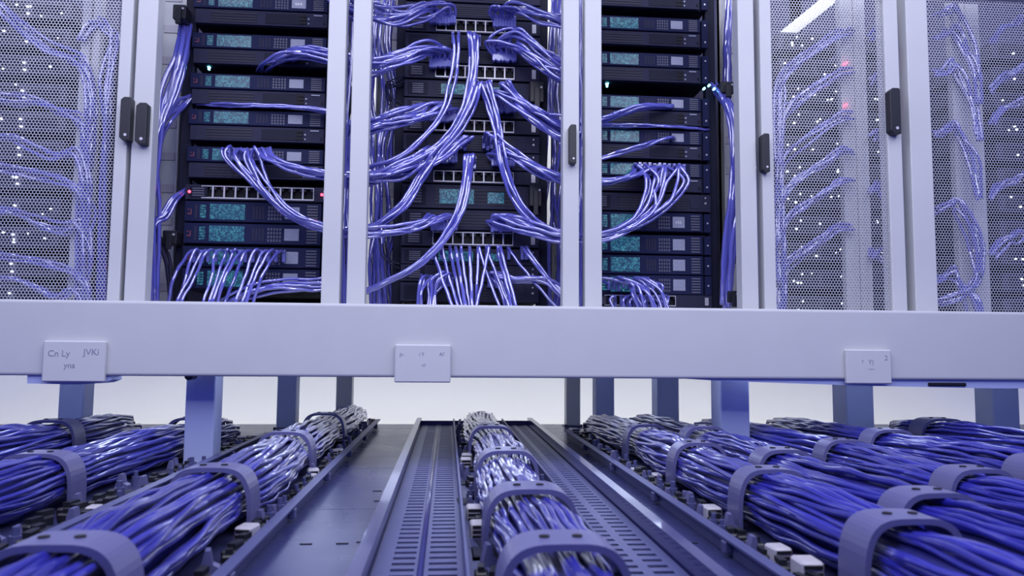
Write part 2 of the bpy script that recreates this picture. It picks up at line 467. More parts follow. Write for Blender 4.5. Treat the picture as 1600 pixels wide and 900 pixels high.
def tray(label, xl, xr, y0, y1, clamps=(), rail_h=0.03, plate=True, nbits=26, zones=(), seed=0, rail_mat='traymetal', pads=True):
    rnd = random.Random(seed + 50)
    t = thing('cable_tray', label, 'cable tray', (0, 0, 0))
    if plate:
        mb = MB(); mb.box(xl, xr, y0, y1, 0.0005, 0.011); mb.build('base_plate', M['trayfloor'], t)
    for sx, x in ((-1, xl), (1, xr)):
        mb = MB()
        mb.prism([(x, 0.0005), (x + sx * 0.006, 0.0005), (x + sx * 0.010, rail_h), (x + sx * 0.020, rail_h), (x + sx * 0.020, rail_h + 0.004), (x - sx * 0.001, rail_h + 0.004)][::sx], 'y', y0, y1)
        r = mb.build('side_rail', M[rail_mat], t)
        y = y0 + 0.15
        while y < y1:
            mb = MB(); mb.box(min(x + sx * 0.008, x + sx * 0.022), max(x + sx * 0.008, x + sx * 0.022), y, y + 0.022, rail_h * 0.3, rail_h * 0.95, 0.002)
            mb.build('rail_joint', M['traymetal'], r)
            y += 0.46
    mb = MB(); mb.box(xl, xr, y1 - 0.006, y1, 0.001, rail_h * 0.8); mb.build('end_wall', M[rail_mat], t)
    for (cx, cy, half, hgt, wy) in clamps:
        c = arch(half, hgt, 0.008, wy).build('clamp', M['clamp'], t, loc=(cx, cy, 0.011))
        for dx in (-0.3, 0.25):
            mb = MB(); mb.cyl((dx * half, 0.0), 'z', 0.0065, hgt + 0.004, hgt + 0.0095, 9)
            mb.build('clamp_screw', M['hole'], c)
    for (za, zb) in zones:
        y = y0 + 0.05
        while y < y1 - 0.05:
            k = rnd.random(); x = rnd.uniform(za, zb); rz = rnd.uniform(-0.25, 0.25)
            me = me_conn if k < 0.10 else me_latch if k < 0.48 else me_term if k < 0.6 else me_clip if k < 0.8 else me_module
            o = link(me.name.split('.')[0], me, t, (x, y, 0.011)); o.rotation_euler = (0, 0, rz)
            o.scale = [rnd.uniform(0.8, 1.25)] * 3
            if me is me_conn: link('slit', me_slit, o)
            y += rnd.uniform(0.035, 0.075)
    return t

# centre tray with slotted plate
tc_ = tray('wide center tray with slotted plate and smoked side rails', -0.112, 0.372, 0.55, 3.55,
           clamps=[(0.14, 0.93, 0.072, 0.112, 0.075), (0.14, 1.30, 0.070, 0.110, 0.085), (0.14, 1.80, 0.066, 0.108, 0.08), (0.14, 2.4, 0.064, 0.106, 0.08)],
           rail_h=0.045, zones=((0.045, 0.072), (0.208, 0.240)), seed=1, rail_mat='acryl')
cols = [(-0.082, -0.046), (-0.024, 0.020), (0.262, 0.302), (0.318, 0.350)]
mb = MB()
xs = [-0.108]
for a, b in cols: xs += [a, b]
xs.append(0.368)
for k in range(0, len(xs), 2):
    mb.box(xs[k], xs[k + 1], 0.55, 3.54, 0.0145, 0.0170)
y = 0.56
while y < 3.5:
    for a, b in cols:
        mb.box(a, b, y + 0.014, y + 0.034, 0.0145, 0.0170)
    y += 0.034
mb.build('slotted_plate', M['traymetal'], tc_)
for x in (0.030, 0.248):
    mb = MB(); mb.box(x, x + 0.006, 0.55, 3.5, 0.017, 0.050, 0.001); mb.build('divider_strip', M['traymetal'], tc_)
mb = MB(); mb.cyl((-0.036, 0.018), 'y', 0.005, 0.55, 3.5, 8); mb.build('center_ridge', M['acryl'], tc_, True)
bundle('blue cable bundle in the center tray with slotted plate', 0.14, 0.5, 3.3, 0.062, 0.068, 0.050, 42, (0.93, 1.30, 1.80, 2.4), 3)

cl1 = [(-0.43, 0.93, 0.072, 0.118, 0.07), (-0.43, 1.50, 0.070, 0.116, 0.07), (-0.43, 2.15, 0.068, 0.114, 0.07), (-0.43, 2.8, 0.068, 0.112, 0.06)]
tray('first cable tray left of the center tray', -0.585, -0.325, 0.55, 3.65, cl1, zones=((-0.352, -0.340), (-0.345, -0.336), (-0.56, -0.53)), seed=2)
bundle('blue cable bundle in the first tray left of center', -0.43, 0.5, 3.6, 0.067, 0.072, 0.056, 44, (0.93, 1.5, 2.15, 2.8), 5)
cl2 = [(-0.885, 1.26, 0.076, 0.112, 0.07), (-0.865, 1.75, 0.074, 0.110, 0.07), (-0.83, 2.62, 0.070, 0.110, 0.05)]
tray('second cable tray left of the center tray', -1.00, -0.665, 0.9, 2.95, cl2, zones=((-0.700, -0.680), (-0.735, -0.705), (-0.77, -0.74)), seed=3, rail_h=0.042)
bundle('blue cable bundle in the second tray left of center', -0.90, 0.9, 2.82, 0.066, 0.070, 0.052, 42, (1.26, 1.75, 2.62), 6, drift=0.04)
cl3 = [(-1.18, 1.55, 0.076, 0.120, 0.07), (-1.18, 2.45, 0.074, 0.118, 0.07)]
tray('third cable tray left of the center tray, farthest left', -1.292, -1.045, 1.1, 2.95, cl3, zones=((-1.075, -1.06),), seed=4)
bundle('blue cable bundle in the third tray left of center', -1.18, 1.1, 2.8, 0.072, 0.076, 0.060, 44, (1.55, 2.45), 7)

cl4 = [(0.625, 1.03, 0.066, 0.114, 0.07), (0.625, 1.47, 0.064, 0.112, 0.06), (0.625, 1.9, 0.064, 0.112, 0.06), (0.625, 2.4, 0.062, 0.110, 0.06),
       (0.775, 1.20, 0.066, 0.116, 0.07), (0.775, 1.75, 0.064, 0.114, 0.07), (0.775, 2.3, 0.064, 0.114, 0.07)]
tray('first cable tray right of the center tray, holding two bundles', 0.50, 0.838, 0.7, 3.15, cl4, zones=((0.512, 0.522), (0.525, 0.54)), seed=5)
bundle('left one of two blue bundles in the first tray right of center', 0.625, 0.65, 3.05, 0.060, 0.070, 0.052, 42, (1.03, 1.47, 1.9, 2.4), 8)
bundle('right one of two blue bundles in the first tray right of center', 0.778, 0.75, 2.95, 0.058, 0.072, 0.054, 42, (1.2, 1.75, 2.3), 9)
cl5 = [(1.03, 1.45, 0.066, 0.114, 0.07), (1.03, 1.95, 0.064, 0.112, 0.06)]
tray('second cable tray right of the center tray', 0.945, 1.145, 1.0, 2.95, cl5, zones=((0.955, 0.965),), seed=6)
bundle('blue cable bundle in the second tray right of center', 1.03, 1.0, 2.85, 0.061, 0.070, 0.053, 42, (1.45, 1.95), 10)
cl6 = [(1.30, 1.60, 0.070, 0.116, 0.07), (1.30, 2.2, 0.068, 0.114, 0.07)]
tray('third cable tray right of the center tray', 1.185, 1.42, 1.2, 2.95, cl6, zones=((1.200, 1.215),), seed=7)
bundle('blue cable bundle in the third tray right of center', 1.30, 1.2, 2.85, 0.066, 0.072, 0.055, 42, (1.6, 2.2), 11)
cl7 = [(1.66, 2.50, 0.080, 0.120, 0.08)]
tray('fourth cable tray right of the center tray, farthest right', 1.52, 1.80, 1.7, 2.95, cl7, zones=((1.54, 1.56),), seed=8)
bundle('blue cable bundle in the farthest tray at the right', 1.66, 1.7, 2.62, 0.076, 0.076, 0.060, 44, (2.5,), 12)

# ------------------------------------------------------------------ rack devices
YD = 2.60      # front plane of the rack devices
def slats(mb, x0, x1, y, z0, z1, n, d=0.002):
    for k in range(n):
        zc = z0 + (z1 - z0) * (k + 0.5) / n
        mb.box(x0, x1, y - d, y, zc - (z1 - z0) * 0.28 / n, zc + (z1 - z0) * 0.28 / n)

def server_proto(kind, wd, h):
    t = thing('rack_server', 'proto', 'server')
    X = lambda f: f * wd
    two = kind == 'tall'
    zs = h * 0.50 if two else 0.0
    mb = MB(); mb.box(X(0.015), X(0.985), 0.014, 0.52, 0.0, h - 0.002); mb.build('chassis', M['case'], t)
    bz = MB(); bz.box(X(0.0), X(0.93), 0.0, 0.014, zs + 0.002, h, 0.0015); bez = bz.build('bezel', M['bezel'], t)
    mb = MB(); mb.box(X(0.945), X(1.0), 0.003, 0.014, 0.001, h - 0.001, 0.001); ear = mb.build('ear', M['bezel'], t)
    mb = MB()
    for z in ([0.2 * h, 0.8 * h] if two else [0.5 * h]):
        mb.cyl((X(0.972), z), 'y', 0.0035, 0.001, 0.004, 8)
    mb.build('screw', M['portmetal'], ear)
    hh = h - zs
    z = lambda f: zs + f * hh
    mb = MB(); mb.box(X(0.022), X(0.050), -0.0008, 0.001, z(0.35), z(0.43)); mb.box(X(0.042), X(0.050), -0.0008, 0.001, z(0.43), z(0.62)); mb.box(X(0.022), X(0.034), -0.0008, 0.001, z(0.56), z(0.62))
    mb.build('power_mark', M['dimred'], bez)
    mb = MB(); mb.box(X(0.070), X(0.088), -0.001, 0.001, z(0.18), z(0.84)); mb.build('badge', M['lower'], bez)
    mb = MB()
    for k in range(5): mb.box(X(0.105), X(0.145), -0.0012, 0.001, z(0.20 + 0.13 * k), z(0.30 + 0.13 * k))
    mb.build('status_column', M['screen'], bez)
    mb = MB(); mb.box(X(0.172), X(0.408), -0.0012, 0.001, z(0.14), z(0.88)); mb.build('display', M['screen'], bez)
    mb = MB()
    for k in range(4): mb.box(X(0.46 + 0.022 * k), X(0.475 + 0.022 * k), -0.0008, 0.001, z(0.2), z(0.8))
    mb.build('perforated_strip', M['lower'], bez)
    mb = MB()
    for a in range(5):
        for b in range(4): mb.box(X(0.565 + 0.020 * a), X(0.577 + 0.020 * a), -0.0008, 0.001, z(0.16 + 0.18 * b), z(0.28 + 0.18 * b))
    mb.build('key_grid', M['fin'], bez)
    mb = MB(); mb.box(X(0.680), X(0.780), -0.0015, 0.001, z(0.22), z(0.80), 0.0005); tg = mb.build('tag_plate', M['tag'], bez)
    mb = MB()
    for k in range(3): mb.box(X(0.705 + 0.018 * k), X(0.716 + 0.018 * k), -0.0022, -0.001, z(0.42), z(0.58))
    mb.build('tag_print', M['white_glow'] if kind == 'lit' else M['portmetal'], tg)
    mb = MB(); slats(mb, X(0.832), X(0.905), 0.0, z(0.08), z(0.92), 6, 0.0016); mb.build('vent_fins', M['fin'], bez)
    if two:
        mb = MB(); mb.box(X(0.012), X(0.93), 0.004, 0.014, 0.002, zs - 0.001, 0.001); lo = mb.build('lower_panel', M['lower'], t)
        mb = MB(); slats(mb, X(0.12), X(0.44), 0.004, 0.14 * zs, 0.86 * zs, 4, 0.0015); mb.build('grille', M['grille'], lo)
        mb = MB(); mb.box(X(0.50), X(0.76), 0.0025, 0.005, 0.16 * zs, 0.84 * zs, 0.0005); mb.build('cover_plate', M['case'], lo)
        for k in range(3):
            mb = MB(); mb.box(X(0.735), X(0.785), 0.001, 0.003, (0.2 + 0.24 * k) * zs, (0.36 + 0.24 * k) * zs); mb.build('port_slot', M['hole'], lo)
        mb = MB(); mb.box(X(0.905), X(0.915), 0.001, 0.005, 0.24 * zs, 0.42 * zs); mb.build('key_hole', M['hole'], lo)
        mb = MB(); mb.box(X(0.835), X(0.895), 0.002, 0.005, 0.78 * zs, 0.86 * zs); mb.cyl((X(0.80), 0.55 * zs), 'y', 0.0035, 0.001, 0.005, 8); mb.cyl((X(0.80), 0.25 * zs), 'y', 0.003, 0.001, 0.005, 8)
        mb.build('indicator_strip', M['tag'], lo)
    return t

def blank_proto(wd, h, variant):
    t = thing('blank_module', 'proto', 'rack module')
    X = lambda f: f * wd
    mb = MB(); mb.box(X(0.01), X(0.99), 0.012, 0.5, 0, h - 0.001); mb.build('chassis', M['case'], t)
    mb = MB(); mb.box(0, wd, 0, 0.012, 0.001, h - 0.001, 0.001); f = mb.build('faceplate', M['greybox'], t)
    mb = MB(); mb.box(X(0.03), X(0.17), -0.002, 0.001, 0.15 * h, 0.85 * h, 0.0008); c = mb.build('side_cover', M['case'], f)
    mb = MB(); slats(mb, X(0.06), X(0.14), -0.002, 0.2 * h, 0.8 * h, 5, 0.001); mb.build('vent_fins', M['fin'], c)
    mb = MB(); slats(mb, X(0.24), X(0.80), 0.0, 0.14 * h, 0.86 * h, 5, 0.0014); mb.build('grille', M['grille'], f)
    mb = MB(); mb.box(X(0.83), X(0.90), -0.0015, 0.001, 0.2 * h, 0.8 * h, 0.0005); mb.build('side_cover', M['lower'], f)
    mb = MB(); mb.cyl((X(0.955), 0.5 * h), 'y', 0.004, -0.0015, 0.001, 8); mb.cyl((X(0.955), 0.8 * h), 'y', 0.003, -0.0015, 0.001, 8); mb.build('screw', M['portmetal'], f)
    if variant == 'screen':
        mb = MB(); mb.box(X(0.27), X(0.52), -0.002, 0.001, 0.2 * h, 0.8 * h); mb.box(X(0.62), X(0.74), -0.002, 0.001, 0.25 * h, 0.7 * h); mb.build('display', M['screen'], f)
    return t

def patch_proto(wd, h, f0, f1, n, leds=False):
    t = thing('network_switch', 'proto', 'network switch')
    X = lambda f: f * wd
    mb = MB(); mb.box(X(0.01), X(0.99), 0.02, 0.4, 0, h - 0.001); mb.build('chassis', M['case'], t)
    x0, x1 = X(f0), X(f1); p = (x1 - x0) / n
    mb = MB()
    mb.box(0, x0, 0, 0.02, 0.001, h - 0.001, 0.001); mb.box(x1, wd, 0, 0.02, 0.001, h - 0.001, 0.001)
    mb.box(x0, x1, 0.0, 0.02, 0.001, 0.1 * h); mb.box(x0, x1, 0.0, 0.02, 0.92 * h, h - 0.001)
    fp = mb.build('faceplate', M['greybox'], t)
    mb = MB(); mb.box(X(0.03), X(0.15), -0.002, 0.001, 0.15 * h, 0.85 * h, 0.0008); mb.build('side_cover', M['case'], fp)
    mb = MB(); slats(mb, X(0.05), X(0.13), -0.002, 0.2 * h, 0.8 * h, 4, 0.001); mb.build('vent_fins', M['fin'], fp)
    mb = MB(); mb.box(X(0.94), X(0.97), -0.0012, 0.001, 0.2 * h, 0.8 * h); mb.build('screw_plate', M['portmetal'], fp)
    # one recessed socket per port: metal surround with a stepped (latch) opening, dark cavity behind
    zb, zt = 0.10 * h, 0.92 * h
    g = 0.07 * p
    mb = MB()
    mb.box(0, p, -0.002, 0.004, zb, zb + 0.10 * (zt - zb)); mb.box(0, p, -0.002, 0.004, zt - 0.06 * (zt - zb), zt)
    mb.box(0, g, -0.002, 0.004, zb, zt); mb.box(p - g, p, -0.002, 0.004, zb, zt)
    me_s = mb.mesh('port', M['portmetal'])
    mb = MB(); mb.box(g, p - g, 0.014, 0.016, zb, zt)
    me_c = mb.mesh('port_cavity', M['hole'])
    mb = MB()
    for sx in (0, 1):
        xa = g if sx == 0 else p - g - 0.22 * p
        mb.box(xa, xa + 0.22 * p, 0.001, 0.004, zt - 0.30 * (zt - zb), zt - 0.05 * (zt - zb))
    me_k = mb.mesh('port_key', M['grille'])
    for k in range(n):
        o = link('port', me_s, t, (x0 + k * p, 0, 0))
        link('port_cavity', me_c, o); link('port_key', me_k, o)
    if leds:
        for fx in (0.03, 0.93):
            mb = MB(); mb.cyl((X(fx), 0.5 * h), 'y', 0.0048, -0.004, 0.001, 10); mb.build('red_led', M['red'], t)
    return t

PROTO = {}
ORD = ['first', 'second', 'third', 'fourth', 'fifth', 'sixth', 'seventh', 'eighth', 'ninth', 'tenth', 'eleventh', 'twelfth', 'thirteenth', 'fourteenth', 'fifteenth', 'sixteenth', 'seventeenth', 'eighteenth']
def place(key, maker, x, ytop_px, xc_px, label, group=None):
    if key not in PROTO:
        PROTO[key] = (maker(), [])
    root, used = PROTO[key]
    h = key[-1]
    z = P(xc_px, ytop_px, YD).z - h
    if not used:
        used.append(1); root.location = (x, YD, z); root['label'] = label
        if group: root['group'] = group
        KIDS[root.name] = list(root.children)
        return root
    return dup(root, (x, YD, z), label, group)

PXM = (P(1000, 300, YD) - P(900, 300, YD)).x / 100
def hpx(a, b): return round((b - a) * PXM, 4)

# left rack
XL = P(288, 330, YD).x; WL = 0.481
left = [(-8, 'tall'), (54, 'tall'), (117, 'tall'), (173, 'tall'), (231, 'tall'), (290, 'patch'), (316, 'slim'), (350, 'slim'), (386, 'slim'), (420, 'slim')]
for i, (y, k) in enumerate(left):
    if k == 'tall':
        h = hpx(0, 47); place(('Lt', h), lambda: server_proto('tall', WL, h), XL, y, 395, 'dark rack server with teal display, %s device from the top in left rack' % ORD[i])
    elif k == 'slim':
        h = hpx(0, 31); place(('Ls', h), lambda: server_proto('slim', WL, h), XL, y, 395, 'slim dark server with teal display, %s device from the top in left rack' % ORD[i])
    else:
        h = hpx(0, 23); place(('Lp', h), lambda: patch_proto(WL, h, 0.11, 0.875, 10, True), XL, y, 395, 'patch panel with ten ports and two red lamps in left rack')
# right rack
XR = P(921, 330, YD).x; WR = 0.432
right = [(-32, 'tall'), (27, 'tall'), (83, 'tall'), (150, 'tall'), (203, 'tall'), (254, 'tall'), (302, 'blank'), (332, 'slim'), (367, 'slim'), (399, 'slim'), (430, 'slim'), (460, 'patch')]
for i, (y, k) in enumerate(right):
    if k == 'tall':
        h = hpx(0, 46); place(('Rt', h), lambda: server_proto('tall', WR, h), XR, y, 1020, 'dark rack server with teal display, %s device from the top in right rack' % ORD[i])
    elif k == 'slim':
        h = hpx(0, 30); place(('Rs', h), lambda: server_proto('slim', WR, h), XR, y, 1020, 'slim dark server with teal display, %s device from the top in right rack' % ORD[i])
    elif k == 'blank':
        h = hpx(0, 28); place(('Rb', h), lambda: blank_proto(WR, h, 'plain'), XR, y, 1020, 'plain dark blank module under the looped cables in right rack')
    else:
        h = hpx(0, 20); place(('Rp', h), lambda: patch_proto(WR, h, 0.12, 0.70, 9), XR, y, 1020, 'patch panel at the bottom of the right rack')
# centre rack
XC = P(629, 260, YD).x; WC = 0.470
centre = [(-22, 'blank', 27), (6, 'blank', 23), (30, 'patch', 23), (54, 'blank', 23), (78, 'blank', 22), (101, 'patch', 24), (127, 'screen', 27), (155, 'blank', 29),
          (186, 'patch', 22), (210, 'blank', 27), (238, 'blank', 27), (266, 'patch', 21), (289, 'screen', 37), (328, 'blank', 31), (361, 'patch', 24), (388, 'screen', 25), (414, 'blank', 26), (442, 'blank', 29)]
np_ = 0
for i, (y, k, hp) in enumerate(centre):
    h = hpx(0, hp)
    if k == 'patch':
        np_ += 1
        place(('Cp', h), lambda: patch_proto(WC, h, 0.225, 0.81, 8), XC, y, 735, 'eight-port panel with pale metal sockets, %s panel from the top in center rack' % ORD[np_ - 1])
    else:
        place(('C' + k, h), lambda: blank_proto(WC, h, k), XC, y, 735, 'dark switch module, %s device from the top in center rack' % ORD[i])

# equipment racks: uprights the devices are screwed to, standing on the deck
def rack(label, x0, x1, dark=True):
    t = thing('equipment_rack', label, 'rack', ((x0 + x1) / 2, YD + 0.02, BZ1 - 0.004))
    hw = (x1 - x0) / 2; H = 1.25
    for sx in (-1, 1):
        for y in (0.0, 0.45):
            mb = MB(); a = sx * (hw - 0.006); b = sx * (hw + 0.03)
            mb.box(min(a, b), max(a, b), y, y + 0.03, 0, H, 0.002)
            mb.build('upright', M['case'] if y == 0 else M['paint'], t)
    for y in (0.0, 0.45):
        mb = MB(); mb.box(-hw - 0.03, hw + 0.03, y, y + 0.03, H - 0.03, H); mb.build('crossbar', M['paint'], t)
    mb = MB(); mb.box(-hw + 0.01, hw - 0.01, 0.46, 0.47, 0.02, H - 0.03); mb.build('rear_panel', M['case'], t)
    return t
rack('open dark rack holding the left stack of servers', XL, XL + WL)
rack('open dark rack holding the center stack of switches', XC, XC + WC)
rack('open dark rack holding the right stack of servers', XR, XR + WR)

# ------------------------------------------------------------------ cabinet fronts
YS = 2.33
Z0, Z1 = BZ1 - 0.004, 1.62
def sx_at(px): return P(px, 462, YS).x

def handle(parent, xa, xb, ya, yb, ym=YS):
    a = P(xa, ya, ym - 0.02); b = P(xb, yb, ym - 0.02)
    wd = abs(b.x - a.x); ht = a.z - b.z
    cx = (a.x + b.x) / 2 - parent.location.x; z0 = b.z - parent.location.z
    hw = wd / 2; c = hw * 0.6
    mb = MB()
    mb.prism([(cx - hw, z0 + c), (cx - hw + c, z0), (cx + hw, z0), (cx + hw, z0 + ht - c * 0.4), (cx + hw - c * 0.4, z0 + ht), (cx - hw + c, z0 + ht), (cx - hw, z0 + ht - c)][::1], 'y', -0.028, 0.002)
    h = mb.build('handle', M['black'], parent, bevel=0.002)
    mb = MB(); mb.cyl((cx + hw * 0.2, z0 + ht * 0.12), 'y', hw * 0.3, -0.030, -0.027, 10); mb.build('lock_barrel', M['portmetal'], h)
    return h

def mesh_panel(parent, x0, x1, z0, z1, y, pitch=0.0098, hole=0.81):
    """Staggered perforated sheet: hexagonal cells, each with a hexagonal hole, all real openings."""
    mb = MB()
    dx = pitch; dz = pitch * 0.866
    R_ = pitch / math.sqrt(3)
    hexo = [(R_ * math.cos(math.pi / 6 + k * math.pi / 3), R_ * math.sin(math.pi / 6 + k * math.pi / 3)) for k in range(6)]
    V = mb.v; F = mb.f
    j = 0
    z = z0 + dz * 0.6
    while z < z1 - dz * 0.5:
        x = x0 + dx * (0.5 if j % 2 == 0 else 1.0)
        while x < x1 - dx * 0.4:
            n = len(V)
            V.extend([(x + a, y, z + b) for a, b in hexo]); V.extend([(x + a * hole, y, z + b * hole) for a, b in hexo])
            F.extend([(n + k, n + (k + 1) % 6, n + 6 + (k + 1) % 6, n + 6 + k) for k in range(6)])
            x += dx
        z += dz; j += 1
    o = mb.build('mesh_panel', M['mesh'], parent)
    o['kind'] = 'stuff'
    return o

def cabinet(label, l0, l1, r0, r1, mesh=False, inner=None, name='cabinet_frame'):
    xl0, xl1, xr0, xr1 = [sx_at(p) for p in (l0, l1, r0, r1)]
    t = thing(name, label, 'cabinet', ((xl0 + xr1) / 2, YS, Z0))
    ox = t.location.x
    for a, b in ((xl0, xl1), (xr0, xr1)):
        mb = MB(); mb.box(a - ox, b - ox, 0, 0.05, 0, Z1 - Z0); mb.build('stile', M['paint'], t, bevel=0.004)
    mb = MB(); mb.box(xl1 - ox, xr0 - ox, 0.004, 0.05, Z1 - Z0 - 0.08, Z1 - Z0); mb.build('top_rail', M['paint'], t)
    mb = MB(); mb.box(xl1 - ox, xr0 - ox, 0.004, 0.05, 0, 0.010); mb.build('bottom_rail', M['paint'], t)
    if mesh:
        mb = MB(); mb.box(xl0 - ox - (0.5 if l0 < 0 else 0.02), xr1 - ox + (0.8 if l0 > 1400 else 0.06), 0.80, 0.81, 0, 2.3); mb.build('rear_panel', M['rear'], t)
        mesh_panel(t, xl1 - ox, xr0 - ox, 0.010, Z1 - Z0 - 0.08, 0.012)
    for (p0, p1, yr) in (inner or []):
        a = P(p0, 462, yr).x - ox; b = P(p1, 462, yr).x - ox
        mid = a + (b - a) * 0.52
        mb = MB(); mb.box(a, mid - 0.002, yr - YS, yr - YS + 0.03, 0, Z1 - Z0, 0.002); mb.box(mid + 0.002, b, yr - YS + 0.004, yr - YS + 0.034, 0, Z1 - Z0, 0.002)
        mb.build('inner_post', M['paint'], t)
    return t

cA = cabinet('white cabinet with perforated mesh door, far left', -90, -60, 166, 186, True, [(104, 134, 2.52)], 'mesh_door_cabinet')
handle(cA, 190.5, 203.5, 152, 220)
cB = cabinet('white open-front cabinet frame around the left server rack', 193, 226, 501, 530)
handle(cB, 214.5, 229, 161, 226)
cC = cabinet('white open-front cabinet frame around the center switch rack', 541, 570, 879, 905)
handle(cC, 889, 900, 195, 256)
cD = cabinet('white open-front cabinet frame around the right server rack', 914, 941, 1160, 1186)
cE = cabinet('white cabinet with narrow perforated mesh door, right of the server racks', 1195, 1214, 1395, 1418, True, [(1324, 1366, 2.52)], 'mesh_door_cabinet')
handle(cE, 1189, 1202, 209, 269); handle(cE, 1388, 1406.5, 138, 210)
cF = cabinet('white cabinet with perforated mesh door, far right', 1431, 1466, 1700, 1730, True, [(1502, 1550, 2.50)], 'mesh_door_cabinet')
for (px, py) in ((1320, 100), (1320, 165)):
    p = P(px, py, 2.515)
    mb = MB(); mb.cyl((p.x - cE.location.x, p.z - cE.location.z), 'y', 0.004, 0.17, 0.19, 8); mb.build('red_led', M['red'], cE)

# white rear cable channels seen in the gaps between the racks
for (x0, x1, Y, lab) in ((236, 280, 2.86, 'left of the left server rack'), (585, 628, 2.84, 'left of the center switch rack'), (862, 885, 2.84, 'right of the center switch rack'), (1128, 1156, 2.84, 'right of the right server rack')):
    a = P(x0, 300, Y); b = P(x1, 300, Y); wd = b.x - a.x
    t = thing('cable_channel', 'white vertical cable channel standing ' + lab, 'cable channel', (a.x + wd / 2, Y, Z0))
    mb = MB(); mb.box(-wd / 2, wd / 2, 0, 0.03, 0, 1.40, 0.002); mb.build('back_panel', M['paint'], t)
    for sx in (-1, 1):
        mb = MB(); xx = sx * wd / 2; mb.box(min(xx, xx - sx * 0.006), max(xx, xx - sx * 0.006), -0.03, 0.03, 0, 1.40, 0.001); mb.build('side_lip', M['paint'], t)
    for k in range(11):
        mb = MB(); mb.box(-wd * 0.3, wd * 0.3, -0.004, 0.001, 0.08 + 0.12 * k, 0.11 + 0.12 * k, 0.001); mb.build('cover_clip', M['ivory'], t)

# ------------------------------------------------------------------ equipment behind the mesh doors
def grey_proto(wd, h):
    t = thing('grey_server', 'proto', 'server')
    mb = MB(); mb.box(0, wd, 0.0, 0.4, 0, h, 0.002); c = mb.build('chassis', M['midgrey'], t)
    mb = MB(); slats(mb, wd * 0.08, wd * 0.55, 0.0, h * 0.12, h * 0.88, 4, 0.002); mb.build('grille', M['grille'], c)
    mb = MB(); mb.box(wd * 0.62, wd * 0.92, -0.002, 0.001, h * 0.2, h * 0.7, 0.0005); mb.build('cover_plate', M['greybox'], c)
    return t
mb = MB(); mb.cyl((0, 0), 'y', 0.0032, -0.004, 0.0, 8); me_glint = mb.mesh('glint_dot', M['white_glow'])  # small glowing dots standing in for glints behind the mesh
glint_rnd = random.Random(3)
def grey_stack(x0, x1, n, where):
    a = P(x0, 300, 2.66).x; b = P(x1, 300, 2.66).x; wd = b - a; h = 0.066
    root = grey_proto(wd, h)
    for i in range(n):
        z = Z0 + 0.012 + i * 0.098
        lab = 'grey server behind mesh door, %s from the bottom, %s' % (ORD[i], where)
        o = root if i == 0 else dup(root, (0, 0, 0), lab)
        o.location = (a, 2.66, z); o['label'] = lab
        for k in range(glint_rnd.randint(1, 4)):
            l = link('glint_dot', me_glint, o, (glint_rnd.uniform(0.06, 0.94) * wd, 0, glint_rnd.uniform(0.1, 0.9) * h))
            l.scale = (glint_rnd.uniform(0.6, 1.5), 1, glint_rnd.uniform(0.6, 1.2))
grey_stack(-70, 96, 11, 'far left cabinet')
grey_stack(1222, 1318, 11, 'narrow right cabinet')
grey_stack(1362, 1404, 11, 'slim stack right of the inner post')
grey_stack(1560, 1690, 11, 'far right cabinet')

lamp = thing('tube_lamp', 'glowing white tube lamp seen through the mesh door at upper right', 'lamp', P(1262, 30, 2.8))
pa, pb = P(1213, 66, 3.0), P(1330, -28, 2.72)
mb = MB(); mb.tube([Vector(pa) - Vector(lamp.location), Vector(pb) - Vector(lamp.location)], 0.024, 12); mb.build('tube', M['tube'], lamp, True)
mb = MB(); d_ = (Vector(pb) - Vector(pa)).normalized()
mb.tube([Vector(pa) - Vector(lamp.location) - d_ * 0.03, Vector(pa) - Vector(lamp.location)], 0.028, 12); mb.build('end_cap', M['ivory'], lamp, True)

# ------------------------------------------------------------------ patch cables
mb = MB(); mb.box(-0.0055, 0.0055, -0.010, 0.010, -0.018, 0.014, 0.002); mb.box(-0.005, 0.005, -0.008, 0.006, 0.016, 0.024); me_boot = mb.mesh('plug', M['plug'])
NC = [0]
def arm(label, group, ctrl, n, r=0.0054, seed=0, plugs=(False, False), material='cable', wob=0.35, per=9, nm='patch_cable', cat='cable', yj=0.02, tied=False):
    rnd = random.Random(seed * 31 + 5)
    root = thing('cable_run', label, 'cable run', P(*ctrl[0][:3])) if tied else None
    for i in range(n):
        u = -1 + 2 * (i + 0.5) / n if n > 1 else 0
        v = rnd.uniform(-1, 1)
        pts = []
        for k, (px, py, Y, sx, sz) in enumerate(ctrl):
            p = P(px, py, Y)
            e = 0 < k < len(ctrl) - 1
            uu = u + (rnd.uniform(-wob, wob) if e else 0); vv = v + (rnd.uniform(-wob, wob) if e else 0)
            p = p + Vector((uu * sx, (rnd.uniform(-yj, yj) if e else 0), vv * sz))
            pts.append(p)
        path = catmull(pts, per)
        ln = 0.0; f1, f2, f3 = rnd.uniform(50, 110), rnd.uniform(50, 110), rnd.uniform(28, 50); q1, q2 = rnd.uniform(0, 6), rnd.uniform(0, 6)
        for k in range(1, len(path) - 1):
            ln += (path[k] - path[k - 1]).length
            path[k] = path[k] + Vector((0.0007 * math.sin(f1 * ln + q2), 0.0013 * math.sin(f3 * ln + q1), 0.0009 * math.sin(f2 * ln + q1)))
        base = path[0].copy()
        mb = MB(); mb.tube([q - base for q in path], r * rnd.uniform(0.9, 1.1), 7)
        if tied:
            mb.build('cable', M[material], root, True, loc=base - Vector(root.location))
            continue
        o = mb.build(nm, M[material], None, True, loc=base)
        lab = label if n == 1 else label + (', %s from left' % ORD[i] if plugs[0] and ctrl[0][3] > 0.003 else '')
        tag(o, lab, cat, group if lab == label and n > 1 else (group or None))
        NC[0] += 1
        for e, (f, q) in enumerate(zip(plugs, (path[0], path[-1]))):
            if f:
                link('plug', me_boot, o, q - base)

